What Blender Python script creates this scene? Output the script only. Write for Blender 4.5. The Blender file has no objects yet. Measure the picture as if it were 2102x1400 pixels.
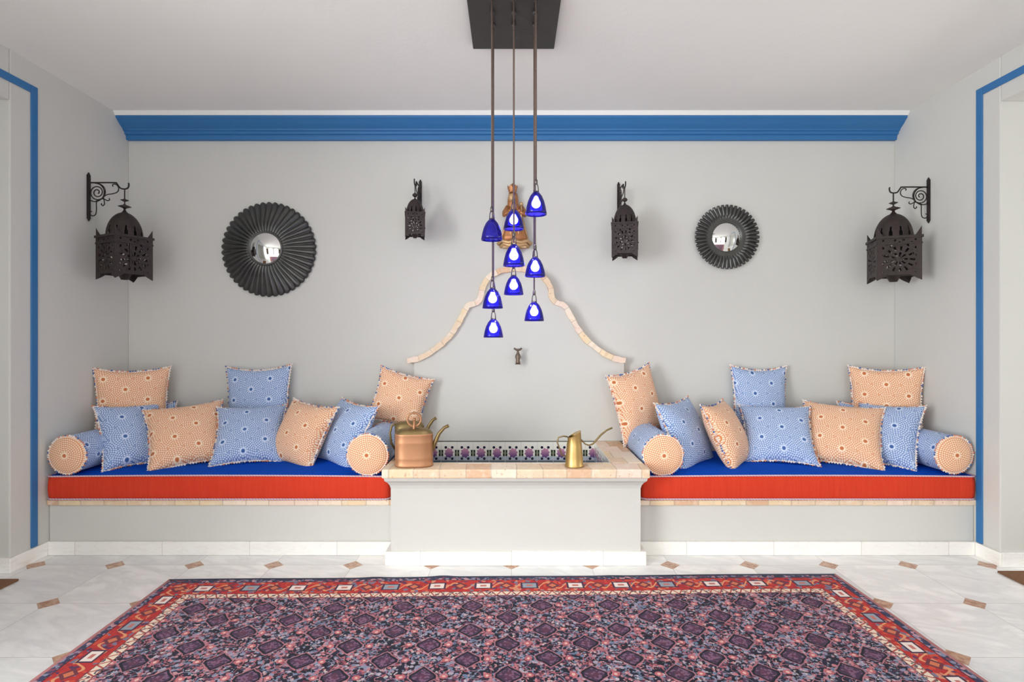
import bpy, bmesh, math, random
from mathutils import Vector, Matrix
PI = math.pi
S = bpy.context.scene
COL = S.collection
rnd = random.Random(7)
F, U0, V0, H = 1130.0, 1050.0, 692.0, 1.15

def PX(u, v, Y):
    """photo pixel at depth Y -> world point"""
    return Vector(((u - U0) * Y / F, Y, H - (v - V0) * Y / F))

def lin(r, g, b):
    f = lambda c: (c / 255 / 12.92) if c / 255 <= 0.04045 else ((c / 255 + 0.055) / 1.055) ** 2.4
    return (f(r), f(g), f(b), 1.0)

# ------------------------------------------------------------------ node expressions
class NT:
    def __init__(s, name):
        s.m = bpy.data.materials.new(name); s.m.use_nodes = True
        s.t = s.m.node_tree; s.t.nodes.clear()
        s.out = s.t.nodes.new('ShaderNodeOutputMaterial')
    def node(s, typ, **kw):
        n = s.t.nodes.new(typ)
        for k, v in kw.items(): setattr(n, k, v)
        return n
    def link(s, a, b): s.t.links.new(a, b)
    def put(s, v, sock):
        if isinstance(v, E): s.link(v.o, sock)
        elif hasattr(v, 'is_output'): s.link(v, sock)
        else: sock.default_value = v
    def math(s, op, *a):
        n = s.node('ShaderNodeMath', operation=op)
        for i, v in enumerate(a): s.put(v, n.inputs[i])
        return E(s, n.outputs[0])
    def sep(s, vec):
        n = s.node('ShaderNodeSeparateXYZ'); s.link(vec, n.inputs[0])
        return [E(s, n.outputs[i]) for i in range(3)]
    def comb(s, x, y, z=0.0):
        n = s.node('ShaderNodeCombineXYZ')
        for i, v in enumerate((x, y, z)): s.put(v, n.inputs[i])
        return n.outputs[0]
    def uv(s): return s.node('ShaderNodeUVMap').outputs[0]
    def obj(s): return s.node('ShaderNodeTexCoord').outputs['Object']
    def pos(s): return s.node('ShaderNodeNewGeometry').outputs['Position']
    def mix(s, f, a, b):
        n = s.node('ShaderNodeMix', data_type='RGBA')
        s.put(f, n.inputs[0]); s.put(a, n.inputs[6]); s.put(b, n.inputs[7])
        return n.outputs[2]
    def noise(s, vec, scale, detail=3.0, rough=0.55, dist=0.0):
        n = s.node('ShaderNodeTexNoise')
        if vec is not None: s.link(vec, n.inputs['Vector'])
        n.inputs['Scale'].default_value = scale; n.inputs['Detail'].default_value = detail
        n.inputs['Roughness'].default_value = rough; n.inputs['Distortion'].default_value = dist
        return E(s, n.outputs[0])
    def white(s, vec):
        n = s.node('ShaderNodeTexWhiteNoise', noise_dimensions='3D'); s.link(vec, n.inputs['Vector'])
        return E(s, n.outputs['Value'])
    def voro(s, vec, scale, feature='F1', rand=1.0):
        n = s.node('ShaderNodeTexVoronoi', feature=feature)
        s.link(vec, n.inputs['Vector']); n.inputs['Scale'].default_value = scale
        n.inputs['Randomness'].default_value = rand
        return n
    def ramp(s, f, stops, interp='CONSTANT'):
        n = s.node('ShaderNodeValToRGB'); r = n.color_ramp; r.interpolation = interp
        while len(r.elements) < len(stops): r.elements.new(1.0)
        for e, (p, c) in zip(r.elements, stops): e.position = p; e.color = c
        s.put(f, n.inputs[0]); return n.outputs[0]
    def bump(s, h, strength=0.3, dist=0.01):
        n = s.node('ShaderNodeBump'); n.inputs['Strength'].default_value = strength
        n.inputs['Distance'].default_value = dist; s.put(h, n.inputs['Height']); return n.outputs[0]
    def bsdf(s, color, rough=0.6, metal=0.0, normal=None, spec=0.5, sheen=0.0, **kw):
        n = s.node('ShaderNodeBsdfPrincipled')
        s.put(color, n.inputs['Base Color']); s.put(rough, n.inputs['Roughness'])
        s.put(metal, n.inputs['Metallic']); s.put(spec, n.inputs['Specular IOR Level'])
        n.inputs['Sheen Weight'].default_value = sheen
        if normal is not None: s.link(normal, n.inputs['Normal'])
        for k, v in kw.items(): s.put(v, n.inputs[k])
        s.link(n.outputs[0], s.out.inputs[0]); return s.m

class E:
    def __init__(s, nt, o): s.nt, s.o = nt, o
    def _b(s, op, a, b): return s.nt.math(op, a, b)
    def __add__(s, b): return s._b('ADD', s, b)
    __radd__ = __add__
    def __sub__(s, b): return s._b('SUBTRACT', s, b)
    def __rsub__(s, b): return s._b('SUBTRACT', b, s)
    def __mul__(s, b): return s._b('MULTIPLY', s, b)
    __rmul__ = __mul__
    def __truediv__(s, b): return s._b('DIVIDE', s, b)
    def __lt__(s, b): return s._b('LESS_THAN', s, b)
    def __gt__(s, b): return s._b('GREATER_THAN', s, b)
    def abs(s): return s.nt.math('ABSOLUTE', s)
    def floor(s): return s.nt.math('FLOOR', s)
    def fract(s): return s.nt.math('FRACT', s)
    def sin(s): return s.nt.math('SINE', s)
    def sqrt(s): return s.nt.math('SQRT', s)
    def mod(s, b): return s._b('FLOORED_MODULO', s, b)
    def min(s, b): return s._b('MINIMUM', s, b)
    def max(s, b): return s._b('MAXIMUM', s, b)
    def atan2(s, b): return s._b('ARCTAN2', s, b)

def AND(a, b): return a * b
def sel(f, a, b): return a + f * (b - a)      # numeric: f=1 -> b

# ------------------------------------------------------------------ materials
def m_plain(name, c, rough=0.6, metal=0.0, spec=0.5, bumps=None, var=0.0):
    t = NT(name); nrm = None; col = c
    if bumps: nrm = t.bump(t.noise(t.obj(), bumps[0], 4), bumps[1], bumps[2])
    if var:
        n = t.noise(t.obj(), bumps[0] * 0.4 if bumps else 20.0, 4)
        col = t.mix(n, tuple(x * (1 - var) for x in c[:3]) + (1,), tuple(min(1, x * (1 + var)) for x in c[:3]) + (1,))
    return t.bsdf(col, rough, metal, nrm, spec)

def m_plaster(name, c, c2, scale=1.6):
    t = NT(name); p = t.pos()
    col = t.mix(t.noise(p, scale, 5, 0.6), c, c2)
    h = t.noise(p, 9, 4) * 0.7 + t.noise(p, 60, 3) * 0.3
    return t.bsdf(col, 0.85, 0, t.bump(h, 0.25, 0.008), 0.2)

WALL = m_plaster('wall_plaster', lin(205, 204, 199), lin(212, 211, 206))
CEIL = m_plaster('ceiling_plaster', lin(238, 236, 231), lin(244, 242, 238), 2.2)
WHITE = m_plain('white_paint', lin(240, 240, 238), 0.6)
BLUE = m_plain('blue_gloss_paint', lin(46, 112, 170), 0.5, bumps=(25, 0.15, 0.004))

def m_marble_floor():
    t = NT('marble_floor'); x, y, z = t.sep(t.pos())
    gx = x / 0.4; gy = (y - 2.777) / 0.4
    cx = gx.floor(); cy = gy.floor()
    cell = t.white(t.comb(cx, cy, 3.0)); cell2 = t.white(t.comb(cx, cy, 9.0))
    v = t.comb(x * 1.0 + cell * 7.0, y * 2.6 + x * 0.7 + cell2 * 5.0, cell * 9.0)
    n1 = t.noise(v, 2.2, 6, 0.62, 0.6)
    vein = ((n1 - 0.5).abs() * 9.0).min(1.0)
    base = t.mix(cell, lin(250, 249, 246), lin(232, 232, 232))
    col = t.mix((1.0 - vein) * 0.34, base, lin(188, 190, 194))
    n2 = t.noise(v, 9, 4, 0.6)
    col = t.mix((n2 - 0.55).max(0.0) * 0.9, col, lin(214, 198, 180))
    dx = (gx - (gx + 0.5).floor()).abs() * 0.4; dy = (gy - (gy + 0.5).floor()).abs() * 0.4
    man = dx + dy
    joint = (dx.min(dy) < 0.0012).max((man - 0.05).abs() < 0.0014)
    # grid lines run between the inserts
    ins = man < 0.05
    n3 = t.noise(t.pos(), 38, 4, 0.7)
    ic = t.ramp(n3, [(0.0, lin(118, 74, 56)), (0.40, lin(166, 120, 96)), (0.55, lin(196, 160, 134)), (1.0, lin(236, 220, 204))], 'LINEAR')
    col = t.mix(joint, col, lin(190, 186, 180))
    col = t.mix(ins, col, ic)
    return t.bsdf(col, 0.32, 0, None, 0.45)
MARBLE = m_marble_floor()

def m_skirting():
    t = NT('marble_skirting'); x, y, z = t.sep(t.pos())
    seg = t.white(t.comb((x / 0.46).floor(), (y / 0.6).floor(), 1.0))
    n = t.noise(t.comb(x * 2.0 + seg * 4.0, y, z * 9.0), 3, 5, 0.6, 0.8)
    base = t.mix(seg, lin(250, 248, 244), lin(236, 233, 228))
    col = t.mix(((n - 0.5).abs() < 0.02) * 0.35, base, lin(226, 221, 214))
    col = t.mix((x / 0.46).fract() < 0.006, col, lin(205, 200, 194))
    return t.bsdf(col, 0.4)
SKIRT = m_skirting()

def m_brick(name, period=0.125, use_uv=False):
    t = NT(name)
    if use_uv: u, v, _ = t.sep(t.uv()); w = v
    else:
        u, v, w = t.sep(t.pos())
    p = t.pos()
    row = (v / 0.15).floor() if not use_uv else v * 0.0
    uu = u / period + t.noise(p, 3.0, 1) * 0.35 + row * 0.37
    k = t.white(t.comb(uu.floor(), row, 5.0))
    base = t.ramp(k, [(0.0, lin(232, 208, 180)), (0.22, lin(240, 222, 200)), (0.42, lin(230, 202, 172)),
                      (0.58, lin(236, 212, 176)), (0.76, lin(238, 214, 196)), (0.9, lin(222, 184, 152))])
    n = t.noise(p, 26, 5, 0.65)
    col = t.mix(((n - 0.5) * 3.0).max(0.0).min(1.0), base, lin(244, 234, 220))
    n2 = t.noise(p, 60, 3)
    col = t.mix((n2 > 0.66) * 0.5, col, lin(188, 138, 104))
    e = uu.fract()
    joint = (e < 0.05)
    col = t.mix(joint * 0.6, col, lin(190, 170, 150))
    h = n - joint * 0.4
    return t.bsdf(col, 0.75, 0, t.bump(h, 0.5, 0.006), 0.3)
BRICK = m_brick('worn_terracotta_tiles')
COPING = m_brick('worn_terracotta_bricks', 0.085, True)

def m_tiles():
    t = NT('painted_tiles'); x, y, z = t.sep(t.uv())     # uv in metres, z measured up from world zero
    fx = ((x / 0.1).fract() - 0.5) * 0.1; dz = y - 0.4265
    ax = fx.abs()
    r = (fx * fx + dz * dz * 0.8).sqrt()
    th = dz.atan2(fx)
    pet = 0.026 + (th * 8.0).sin() * 0.003
    rose = r < pet
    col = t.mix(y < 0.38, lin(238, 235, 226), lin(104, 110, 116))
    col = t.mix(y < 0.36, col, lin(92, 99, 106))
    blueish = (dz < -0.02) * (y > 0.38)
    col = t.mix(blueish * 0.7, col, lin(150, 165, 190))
    rc = t.mix((dz + 0.02) / 0.04, lin(112, 78, 132), lin(196, 140, 168))
    col = t.mix(rose, col, rc)
    ddx = ax - 0.020; ddz = dz.abs() - 0.035
    dot = (ddx * ddx + ddz * ddz).sqrt() < 0.0085
    col = t.mix(dot, col, lin(40, 38, 62))
    gx = 0.05 - ax
    sq = AND(gx < 0.014, dz.abs() < 0.02)
    col = t.mix(sq, col, lin(112, 122, 84))
    ring = AND((gx - 0.009).abs() < 0.005, (dz.abs() - 0.011).abs() < 0.008)
    col = t.mix(ring, col, lin(46, 52, 50))
    edge = (ax - 0.0495).abs() < 0.0008
    col = t.mix(edge, col, lin(215, 212, 205))
    return t.bsdf(col, 0.2)
TILES = m_tiles()

def m_fabric(name, base, light, dark, mid, single=False, seed=0.0):
    t = NT(name); x, y, _ = t.sep(t.uv())
    a = 0.127; b = a * math.sqrt(3)
    if single:
        qx, qy = x, y
        r = (qx * qx + qy * qy).sqrt()
    else:
        x = x + seed; y = y + seed * 0.7
        x1 = x.mod(b) - b / 2; y1 = y.mod(a) - a / 2
        x2 = (x + b / 2).mod(b) - b / 2; y2 = (y + a / 2).mod(a) - a / 2
        r1 = (x1 * x1 + y1 * y1).sqrt(); r2 = (x2 * x2 + y2 * y2).sqrt()
        c = r2 < r1
        qx = sel(c, x1, x2); qy = sel(c, y1, y2); r = r1.min(r2)
    w = 0.0098
    k = (r / w).floor(); fr = (r / w).fract()
    n = k * 6.0 + (k < 1.5) * 6.0
    th = qy.atan2(qx)
    ang = (th * n * 0.5 + k * 0.9).sin().abs()
    dash = AND(AND(ang > 0.38, (fr - 0.5).abs() < 0.37), k > 0.5)
    thin = AND(fr < 0.1, k > 0.5)
    lightm = dash.max(0.0)
    col = t.mix(lightm, base, light)
    ring = AND(AND(k > 0.5, k < 1.5), (th * 8.0).sin().abs() > 0.42)
    col = t.mix(ring, col, tuple(min(1.0, v * 1.08) for v in light[:3]) + (1,))
    col = t.mix(r < 0.0072, col, dark)
    nz = t.noise(t.uv(), 9, 3)
    col = t.mix(nz * 0.25, col, mid)
    weave = t.noise(t.uv(), 420, 2) * 0.5 + t.noise(t.uv(), 22, 3) * 0.9
    return t.bsdf(col, 0.9, 0, t.bump(weave, 0.25, 0.004), 0.15, 0.15)
OB, OL, OD, OM = lin(214, 128, 76), lin(250, 228, 202), lin(186, 104, 64), lin(226, 158, 112)
BB, BL, BD, BM = lin(76, 116, 182), lin(212, 224, 242), lin(52, 86, 146), lin(132, 160, 208)
FAB_O = [m_fabric('orange_rosette_print.%d' % i, OB, OL, OD, OM, False, 0.031 * i) for i in range(3)]
FAB_B = [m_fabric('blue_rosette_print.%d' % i, BB, BL, BD, BM, False, 0.037 * i + 0.02) for i in range(3)]
FAB_END = m_fabric('orange_rosette_disc', OB, OL, OD, OM, True)
TRIM_W = m_plain('trim_cream', lin(240, 226, 216), 0.9)
TRIM_O = m_plain('trim_orange', lin(218, 138, 104), 0.9)
TRIM_B = m_plain('trim_blue', lin(86, 110, 168), 0.9)

def m_cloth(name, c, c2, gather):
    t = NT(name); x, y, z = t.sep(t.obj())
    n = t.noise(t.comb(x * 60.0, y * 4.0, z * 3.0), 1.0, 3) if gather else t.noise(t.obj(), 30, 4)
    col = t.mix(n, c, c2)
    h = n + t.noise(t.obj(), 300, 2) * 0.1
    return t.bsdf(col, 0.85, 0, t.bump(h, 0.35 if gather else 0.2, 0.01), 0.1, 0.0)
RED = m_cloth('red_cotton', lin(204, 58, 38), lin(214, 70, 46), True)
COBALT = m_cloth('cobalt_cotton', lin(0, 72, 186), lin(2, 80, 196), False)

def m_piping():
    t = NT('twisted_piping'); x, y, z = t.sep(t.obj())
    s = ((x + y * 0.5 + z) * 400.0).sin()
    return t.bsdf(t.mix(s > 0.0, lin(232, 190, 182), lin(176, 160, 200)), 0.8)
PIPING = m_piping()

IRON = m_plain('wrought_iron', lin(52, 44, 44), 0.55, 0.6, bumps=(80, 0.3, 0.004), var=0.2)
LANTERN = m_plain('rusty_pierced_iron', lin(58, 48, 46), 0.55, 0.4, bumps=(90, 0.5, 0.004), var=0.35)
DARKTIN = m_plain('blackened_tin', lin(92, 92, 90), 0.36, 0.85, bumps=(40, 0.25, 0.004), var=0.35)
PLATE = m_plain('dark_bronze_plate', lin(66, 62, 60), 0.55, 0.3, bumps=(30, 0.1, 0.003), var=0.15)
MIRROR = m_plain('mirror_glass', (0.92, 0.93, 0.92, 1), 0.015, 1.0)
COPPER = m_plain('aged_copper', lin(184, 134, 98), 0.45, 0.6, bumps=(25, 0.12, 0.004), var=0.12)
BRASS = m_plain('aged_brass', lin(196, 164, 104), 0.38, 0.85, bumps=(25, 0.12, 0.004), var=0.15)
OLDBRASS = m_plain('tarnished_brass', lin(136, 116, 78), 0.45, 0.8, bumps=(25, 0.2, 0.004), var=0.25)
BRONZE = m_plain('bronze_tap', lin(120, 104, 92), 0.45, 0.7)
GILT = m_plain('gilded_wood', lin(174, 118, 78), 0.45, 0.55, bumps=(60, 0.4, 0.004), var=0.35)
GILT2 = m_plain('pale_gilding', lin(206, 168, 124), 0.4, 0.5, bumps=(60, 0.4, 0.004), var=0.25)
CORD = m_plain('brown_twisted_cord', lin(104, 86, 78), 0.7, bumps=(500, 0.6, 0.004), var=0.5)
HOLDER = m_plain('lamp_holder_metal', lin(96, 88, 86), 0.35, 0.8)
WOOD = m_plain('dark_door_wood', lin(62, 40, 28), 0.5, bumps=(12, 0.2, 0.006), var=0.25)
COIR = m_plain('brown_coir', lin(134, 96, 66), 0.95, bumps=(260, 0.9, 0.01), var=0.35)
TERRACE = m_plain('pale_terrace', lin(205, 198, 188), 0.8, bumps=(6, 0.2, 0.01), var=0.06)

def m_glass():
    t = NT('cobalt_glass')
    a = t.node('ShaderNodeBsdfTransparent'); a.inputs[0].default_value = (0.2, 0.2, 0.85, 1)
    g = t.node('ShaderNodeBsdfGlossy'); g.inputs['Roughness'].default_value = 0.06
    d = t.node('ShaderNodeBsdfDiffuse'); d.inputs[0].default_value = (0.03, 0.02, 0.55, 1)
    f = t.node('ShaderNodeFresnel'); f.inputs[0].default_value = 1.45
    m0 = t.node('ShaderNodeMixShader'); m0.inputs[0].default_value = 0.28
    t.link(a.outputs[0], m0.inputs[1]); t.link(d.outputs[0], m0.inputs[2])
    m = t.node('ShaderNodeMixShader'); t.link(f.outputs[0], m.inputs[0])
    t.link(m0.outputs[0], m.inputs[1]); t.link(g.outputs[0], m.inputs[2])
    t.link(m.outputs[0], t.out.inputs[0]); return t.m
GLASS = m_glass()
def m_emit(name, c, s):
    t = NT(name); e = t.node('ShaderNodeEmission'); e.inputs[0].default_value = c; e.inputs[1].default_value = s
    t.link(e.outputs[0], t.out.inputs[0]); return t.m
BULB_ON = m_emit('lit_bulb', (1.0, 0.96, 0.88, 1), 60.0)
BULB_OFF = m_plain('unlit_bulb', lin(120, 120, 150), 0.2)

def m_water():
    t = NT('still_water')
    return t.bsdf(lin(86, 98, 106), 0.05, 0, t.bump(t.noise(t.obj(), 12, 2), 0.05, 0.01), 0.6)
WATER = m_water()

RUG_W, RUG_L = 3.16, 2.3
def m_rug():
    t = NT('woven_rug'); x, y, _ = t.sep(t.uv())          # metres from the rug's centre
    hw, hl = RUG_W / 2, RUG_L / 2
    ex = hw - x.abs(); ey = hl - y.abs()
    d = ex.min(ey); side = ex < ey
    s = sel(side, x, y)                                    # along the nearest edge
    uvn = t.uv()
    # --- field
    px, py = 0.145, 0.192
    wx = (t.noise(uvn, 11, 2) - 0.5) * 0.022; wy = (t.noise(uvn, 13, 2) - 0.5) * 0.022
    xf = x + wx; yf = y + wy
    def lat(ox, oy):
        return (xf + ox).mod(px * 2) - px, (yf + oy).mod(py) - py / 2
    a1, b1 = lat(0.0, 0.0); a2, b2 = lat(px, py / 2)
    wob = (t.noise(uvn, 40, 2) - 0.5) * 0.5
    def dia(a, b): return (a.abs() / 0.046).max((a.abs() / 0.042 + b.abs() / 0.040) * 0.76)
    dm = dia(a1, b1).min(dia(a2, b2)) + wob * 0.4
    v = t.voro(uvn, 58, 'F1', 0.95); vr, vg, vb = t.sep(v.outputs['Color']); vd = E(t, v.outputs['Distance'])
    navy, ink = lin(36, 36, 58), lin(26, 26, 42)
    field = t.ramp(vr, [(0.0, navy), (0.32, lin(190, 118, 126)), (0.42, lin(106, 124, 152)), (0.52, lin(56, 52, 78)),
                        (0.60, lin(156, 84, 96)), (0.70, lin(172, 162, 178)), (0.79, lin(96, 64, 92)), (0.90, lin(140, 140, 166))])
    field = t.mix(vd > 0.60, field, ink)
    v2 = t.voro(uvn, 120, 'F1', 1.0); w1, w2, w3 = t.sep(v2.outputs['Color'])
    field = t.mix((w1 > 0.6) * 0.85, field, t.ramp(w2, [(0.0, ink), (0.36, lin(196, 144, 150)), (0.56, lin(128, 140, 164)), (0.76, lin(116, 54, 76)), (0.9, lin(206, 190, 190))]))
    # curling pink and blue vines
    cv = t.noise(uvn, 17, 1); cv2 = t.noise(uvn, 15, 1)
    field = t.mix(((cv - 0.5).abs() < 0.011) * 0.8, field, lin(186, 112, 122))
    field = t.mix(((cv2 - 0.45).abs() < 0.008) * 0.8, field, lin(140, 150, 174))
    med = dm < 0.80
    medc = t.mix((dm < 0.42) * 0.6, lin(70, 48, 74), lin(104, 56, 78))
    medc = t.mix((w1 > 0.66) * 0.55, medc, lin(146, 108, 138))
    field = t.mix((dm - 1.05).abs() < 0.055, field, lin(172, 112, 124))
    field = t.mix((dm - 0.9).abs() < 0.10, field, ink)
    field = t.mix(med, field, medc)
    # pink rosettes in columns between the medallions
    cxh = xf.mod(px) - px / 2; cy0 = (yf + py / 4).mod(py / 2) - py / 4
    flh = (cxh * cxh + cy0 * cy0).sqrt() + wob * 0.012
    field = t.mix((flh < 0.014) * 0.9, field, lin(194, 106, 112))
    field = t.mix(flh < 0.006, field, lin(222, 182, 174))
    # --- cream guard
    z1 = ((s / 0.045).fract() - 0.5).abs() * 2.0
    dd = (d - 0.155) / 0.04
    cream = t.mix((z1 - dd).abs() < 0.16, lin(232, 212, 192), lin(176, 84, 76))
    cream = t.mix(((dd - 0.5).abs() > 0.42), cream, lin(110, 36, 44))
    cream = t.mix(AND(w3 > 0.85, (dd - 0.5).abs() < 0.4), cream, lin(96, 86, 96))
    # --- red main border
    q = (s / 0.21); qi = q.floor(); qf = (q.fract() - 0.5) * 0.21; dc = d - 0.1
    v3 = t.voro(uvn, 60, 'F1', 0.9); r1, r2, r3 = t.sep(v3.outputs['Color'])
    red = t.ramp(r1, [(0.0, lin(186, 46, 44)), (0.5, lin(168, 40, 48)), (0.64, lin(206, 74, 52)), (0.76, lin(210, 140, 112)), (0.84, lin(92, 46, 84)),
                      (0.91, lin(120, 116, 140))])
    vine = ((s * 60.0).sin() * 0.028 - dc).abs() < 0.006
    red = t.mix(vine, red, lin(222, 152, 108))
    fl = ((qf.abs() - 0.105).abs() / 0.034 + dc.abs() / 0.034)
    red = t.mix(fl < 1.0, red, lin(112, 50, 62))
    red = t.mix(fl < 0.55, red, lin(208, 118, 84))
    box = AND(qf.abs() < 0.040, dc.abs() < 0.030)
    red = t.mix(box, red, lin(70, 44, 70))
    kind = (qi / 3.0).fract() < 0.2
    boxi = AND(qf.abs() < 0.031, dc.abs() < 0.022)
    red = t.mix(boxi, red, t.mix(kind, lin(238, 222, 214), lin(150, 160, 172)))
    boxj = AND(qf.abs() < 0.014, dc.abs() < 0.008)
    red = t.mix(boxj, red, lin(196, 120, 110))
    # --- outer guard
    v4 = t.voro(uvn, 75, 'F1', 0.9); g1, g2, g3 = t.sep(v4.outputs['Color'])
    guard = t.ramp(g1, [(0.0, lin(46, 52, 84)), (0.36, lin(62, 64, 98)), (0.54, lin(136, 138, 164)), (0.72, lin(136, 64, 88)), (0.86, lin(196, 150, 160))])
    guard = t.mix(d < 0.014, guard, t.mix(side, lin(40, 50, 84), lin(186, 120, 120)))
    guard = t.mix((d - 0.046).abs() < 0.006, guard, lin(92, 30, 44))
    col = t.mix(d > 0.045, guard, red)
    col = t.mix(d > 0.155, col, cream)
    col = t.mix(d > 0.195, col, field)
    h = t.noise(uvn, 350, 2) + t.noise(uvn, 40, 3) * 0.4
    return t.bsdf(col, 0.95, 0, t.bump(h, 0.5, 0.004), 0.1, 0.08)
RUG = m_rug()

# ------------------------------------------------------------------ mesh helpers
def box(bm, x0, x1, y0, y1, z0, z1, mi=0):
    vs = [bm.verts.new((x, y, z)) for x in (x0, x1) for y in (y0, y1) for z in (z0, z1)]
    for q in ((0, 1, 3, 2), (4, 6, 7, 5), (0, 4, 5, 1), (2, 3, 7, 6), (0, 2, 6, 4), (1, 5, 7, 3)):
        f = bm.faces.new([vs[i] for i in q]); f.material_index = mi
    return vs

def tube(bm, pts, r, n=8, cap=True, mi=0):
    pts = [Vector(p) for p in pts]; N = len(pts); rings = []
    up = None
    for i, p in enumerate(pts):
        d = (pts[min(i + 1, N - 1)] - pts[max(i - 1, 0)]).normalized()
        if up is None:
            up = Vector((0, 0, 1)) if abs(d.z) < 0.9 else Vector((1, 0, 0))
        up = (up - d * up.dot(d)).normalized(); w = d.cross(up)
        rr = r[i] if isinstance(r, (list, tuple)) else r
        rings.append([bm.verts.new(p + (up * math.cos(2 * PI * k / n) + w * math.sin(2 * PI * k / n)) * rr) for k in range(n)])
    for a, b in zip(rings, rings[1:]):
        for k in range(n):
            f = bm.faces.new((a[k], a[(k + 1) % n], b[(k + 1) % n], b[k])); f.smooth = True; f.material_index = mi
    if cap:
        f = bm.faces.new(list(reversed(rings[0]))); f.material_index = mi
        f = bm.faces.new(rings[-1]); f.material_index = mi

def lathe(bm, prof, n=24, sx=1.0, sy=1.0, c=(0, 0, 0), mi=0, smooth=True):
    """prof: (radius, z) from bottom to top around vertical axis at c"""
    rings = []
    for r, z in prof:
        if r < 1e-6: rings.append([bm.verts.new((c[0], c[1], c[2] + z))])
        else: rings.append([bm.verts.new((c[0] + r * sx * math.cos(2 * PI * k / n), c[1] + r * sy * math.sin(2 * PI * k / n), c[2] + z)) for k in range(n)])
    for a, b in zip(rings, rings[1:]):
        for k in range(n):
            k2 = (k + 1) % n
            if len(a) == 1 and len(b) == 1: continue
            if len(a) == 1: vs = (a[0], b[k2], b[k])
            elif len(b) == 1: vs = (a[k], a[k2], b[0])
            else: vs = (a[k], a[k2], b[k2], b[k])
            f = bm.faces.new(vs); f.smooth = smooth; f.material_index = mi
    return rings

def blob(bm, c, r, sub=1, s=(1, 1, 1), mi=0):
    res = bmesh.ops.create_icosphere(bm, subdivisions=sub, radius=1.0)
    for v in res['verts']:
        v.co = Vector((v.co.x * r * s[0] + c[0], v.co.y * r * s[1] + c[1], v.co.z * r * s[2] + c[2]))
        for f in v.link_faces: f.smooth = True; f.material_index = mi

def obj(name, bm, mats, parent=None, loc=None, bevel=0.0, seg=2, solid=0.0, fixn=True, sub=0):
    if fixn: bmesh.ops.recalc_face_normals(bm, faces=bm.faces[:])
    me = bpy.data.meshes.new(name); bm.to_mesh(me); bm.free()
    for m in (mats if isinstance(mats, (list, tuple)) else [mats]): me.materials.append(m)
    o = bpy.data.objects.new(name, me); COL.objects.link(o)
    if loc is not None: o.location = loc
    if parent is not None: o.parent = parent
    if solid:
        md = o.modifiers.new('solid', 'SOLIDIFY'); md.thickness = solid; md.offset = 0
    if sub:
        md = o.modifiers.new('sub', 'SUBSURF'); md.levels = sub; md.render_levels = sub
    if bevel:
        md = o.modifiers.new('bevel', 'BEVEL'); md.width = bevel; md.segments = seg; md.limit_method = 'ANGLE'
        md.harden_normals = False
    return o

def tag(o, label=None, cat=None, group=None, kind=None):
    if label: o['label'] = label
    if cat: o['category'] = cat
    if group: o['group'] = group
    if kind: o['kind'] = kind
    return o

def thing(name, label, cat, loc=(0, 0, 0), group=None):
    o = bpy.data.objects.new(name, None); COL.objects.link(o); o.location = loc
    o.empty_display_size = 0.05
    return tag(o, label, cat, group)

def struct(name, bm, m, label, cat, **k):
    return tag(obj(name, bm, m, **k), label, cat, None, 'structure')

def B(): return bmesh.new()
def boxobj(name, m, dims, parent=None, loc=None, **k):
    bm = B(); box(bm, *dims); return obj(name, bm, m, parent, loc, **k)

def prism_x(bm, prof, x0, x1):
    """closed (y,z) profile extruded along X"""
    a = [bm.verts.new((x0, y, z)) for y, z in prof]; b = [bm.verts.new((x1, y, z)) for y, z in prof]
    n = len(prof)
    for i in range(n): bm.faces.new((a[i], a[(i + 1) % n], b[(i + 1) % n], b[i]))
    bm.faces.new(list(reversed(a))); bm.faces.new(b)

# ------------------------------------------------------------------ the room
WX, YB, YR = 2.451, 3.525, -1.7
def zc(y): return 2.545 + (3.407 - y) * 0.015

bm = B(); box(bm, -5.0, 5.0, -5.0, 3.9, -0.12, 0.0)
struct('floor', bm, MARBLE, 'white veined marble floor with small terracotta diamond inserts', 'floor')
bm = B(); prism_x(bm, [(YR, zc(YR)), (YB, zc(YB)), (YB, zc(YB) + 0.2), (YR, zc(YR) + 0.2)], -WX, WX)
struct('ceiling', bm, CEIL, 'pale rough plaster ceiling over the seating alcove', 'ceiling')
bm = B(); box(bm, -WX - 0.3, WX + 0.3, YB, YB + 0.25, 0, 3.0)
struct('wall_back', bm, WALL, 'grey plaster back wall behind the cushioned benches', 'wall')
DL = (1.45, 2.689, 2.309); DR = (1.52, 2.759, 2.330)
for sgn, nm, (a, b, t) in ((-1, 'wall_left', DL), (1, 'wall_right', DR)):
    bm = B(); x0, x1 = sorted((sgn * WX, sgn * (WX + 0.3)))
    box(bm, x0, x1, b, YB, 0, 3.0); box(bm, x0, x1, a, b, t, 3.0)
    if sgn > 0: box(bm, x0, x1, YR, a, 0, 3.0)
    else:                                                      # a second, wider opening beside the camera
        box(bm, x0, x1, 0.95, a, 0, 3.0); box(bm, x0, x1, YR, -1.6, 0, 3.0); box(bm, x0, x1, -1.6, 0.95, 2.35, 3.0)
    struct(nm, bm, WALL, 'grey plaster side wall with open doorway, %s of the benches' % ('left' if sgn < 0 else 'right'), 'wall', bevel=0.006)
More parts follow.
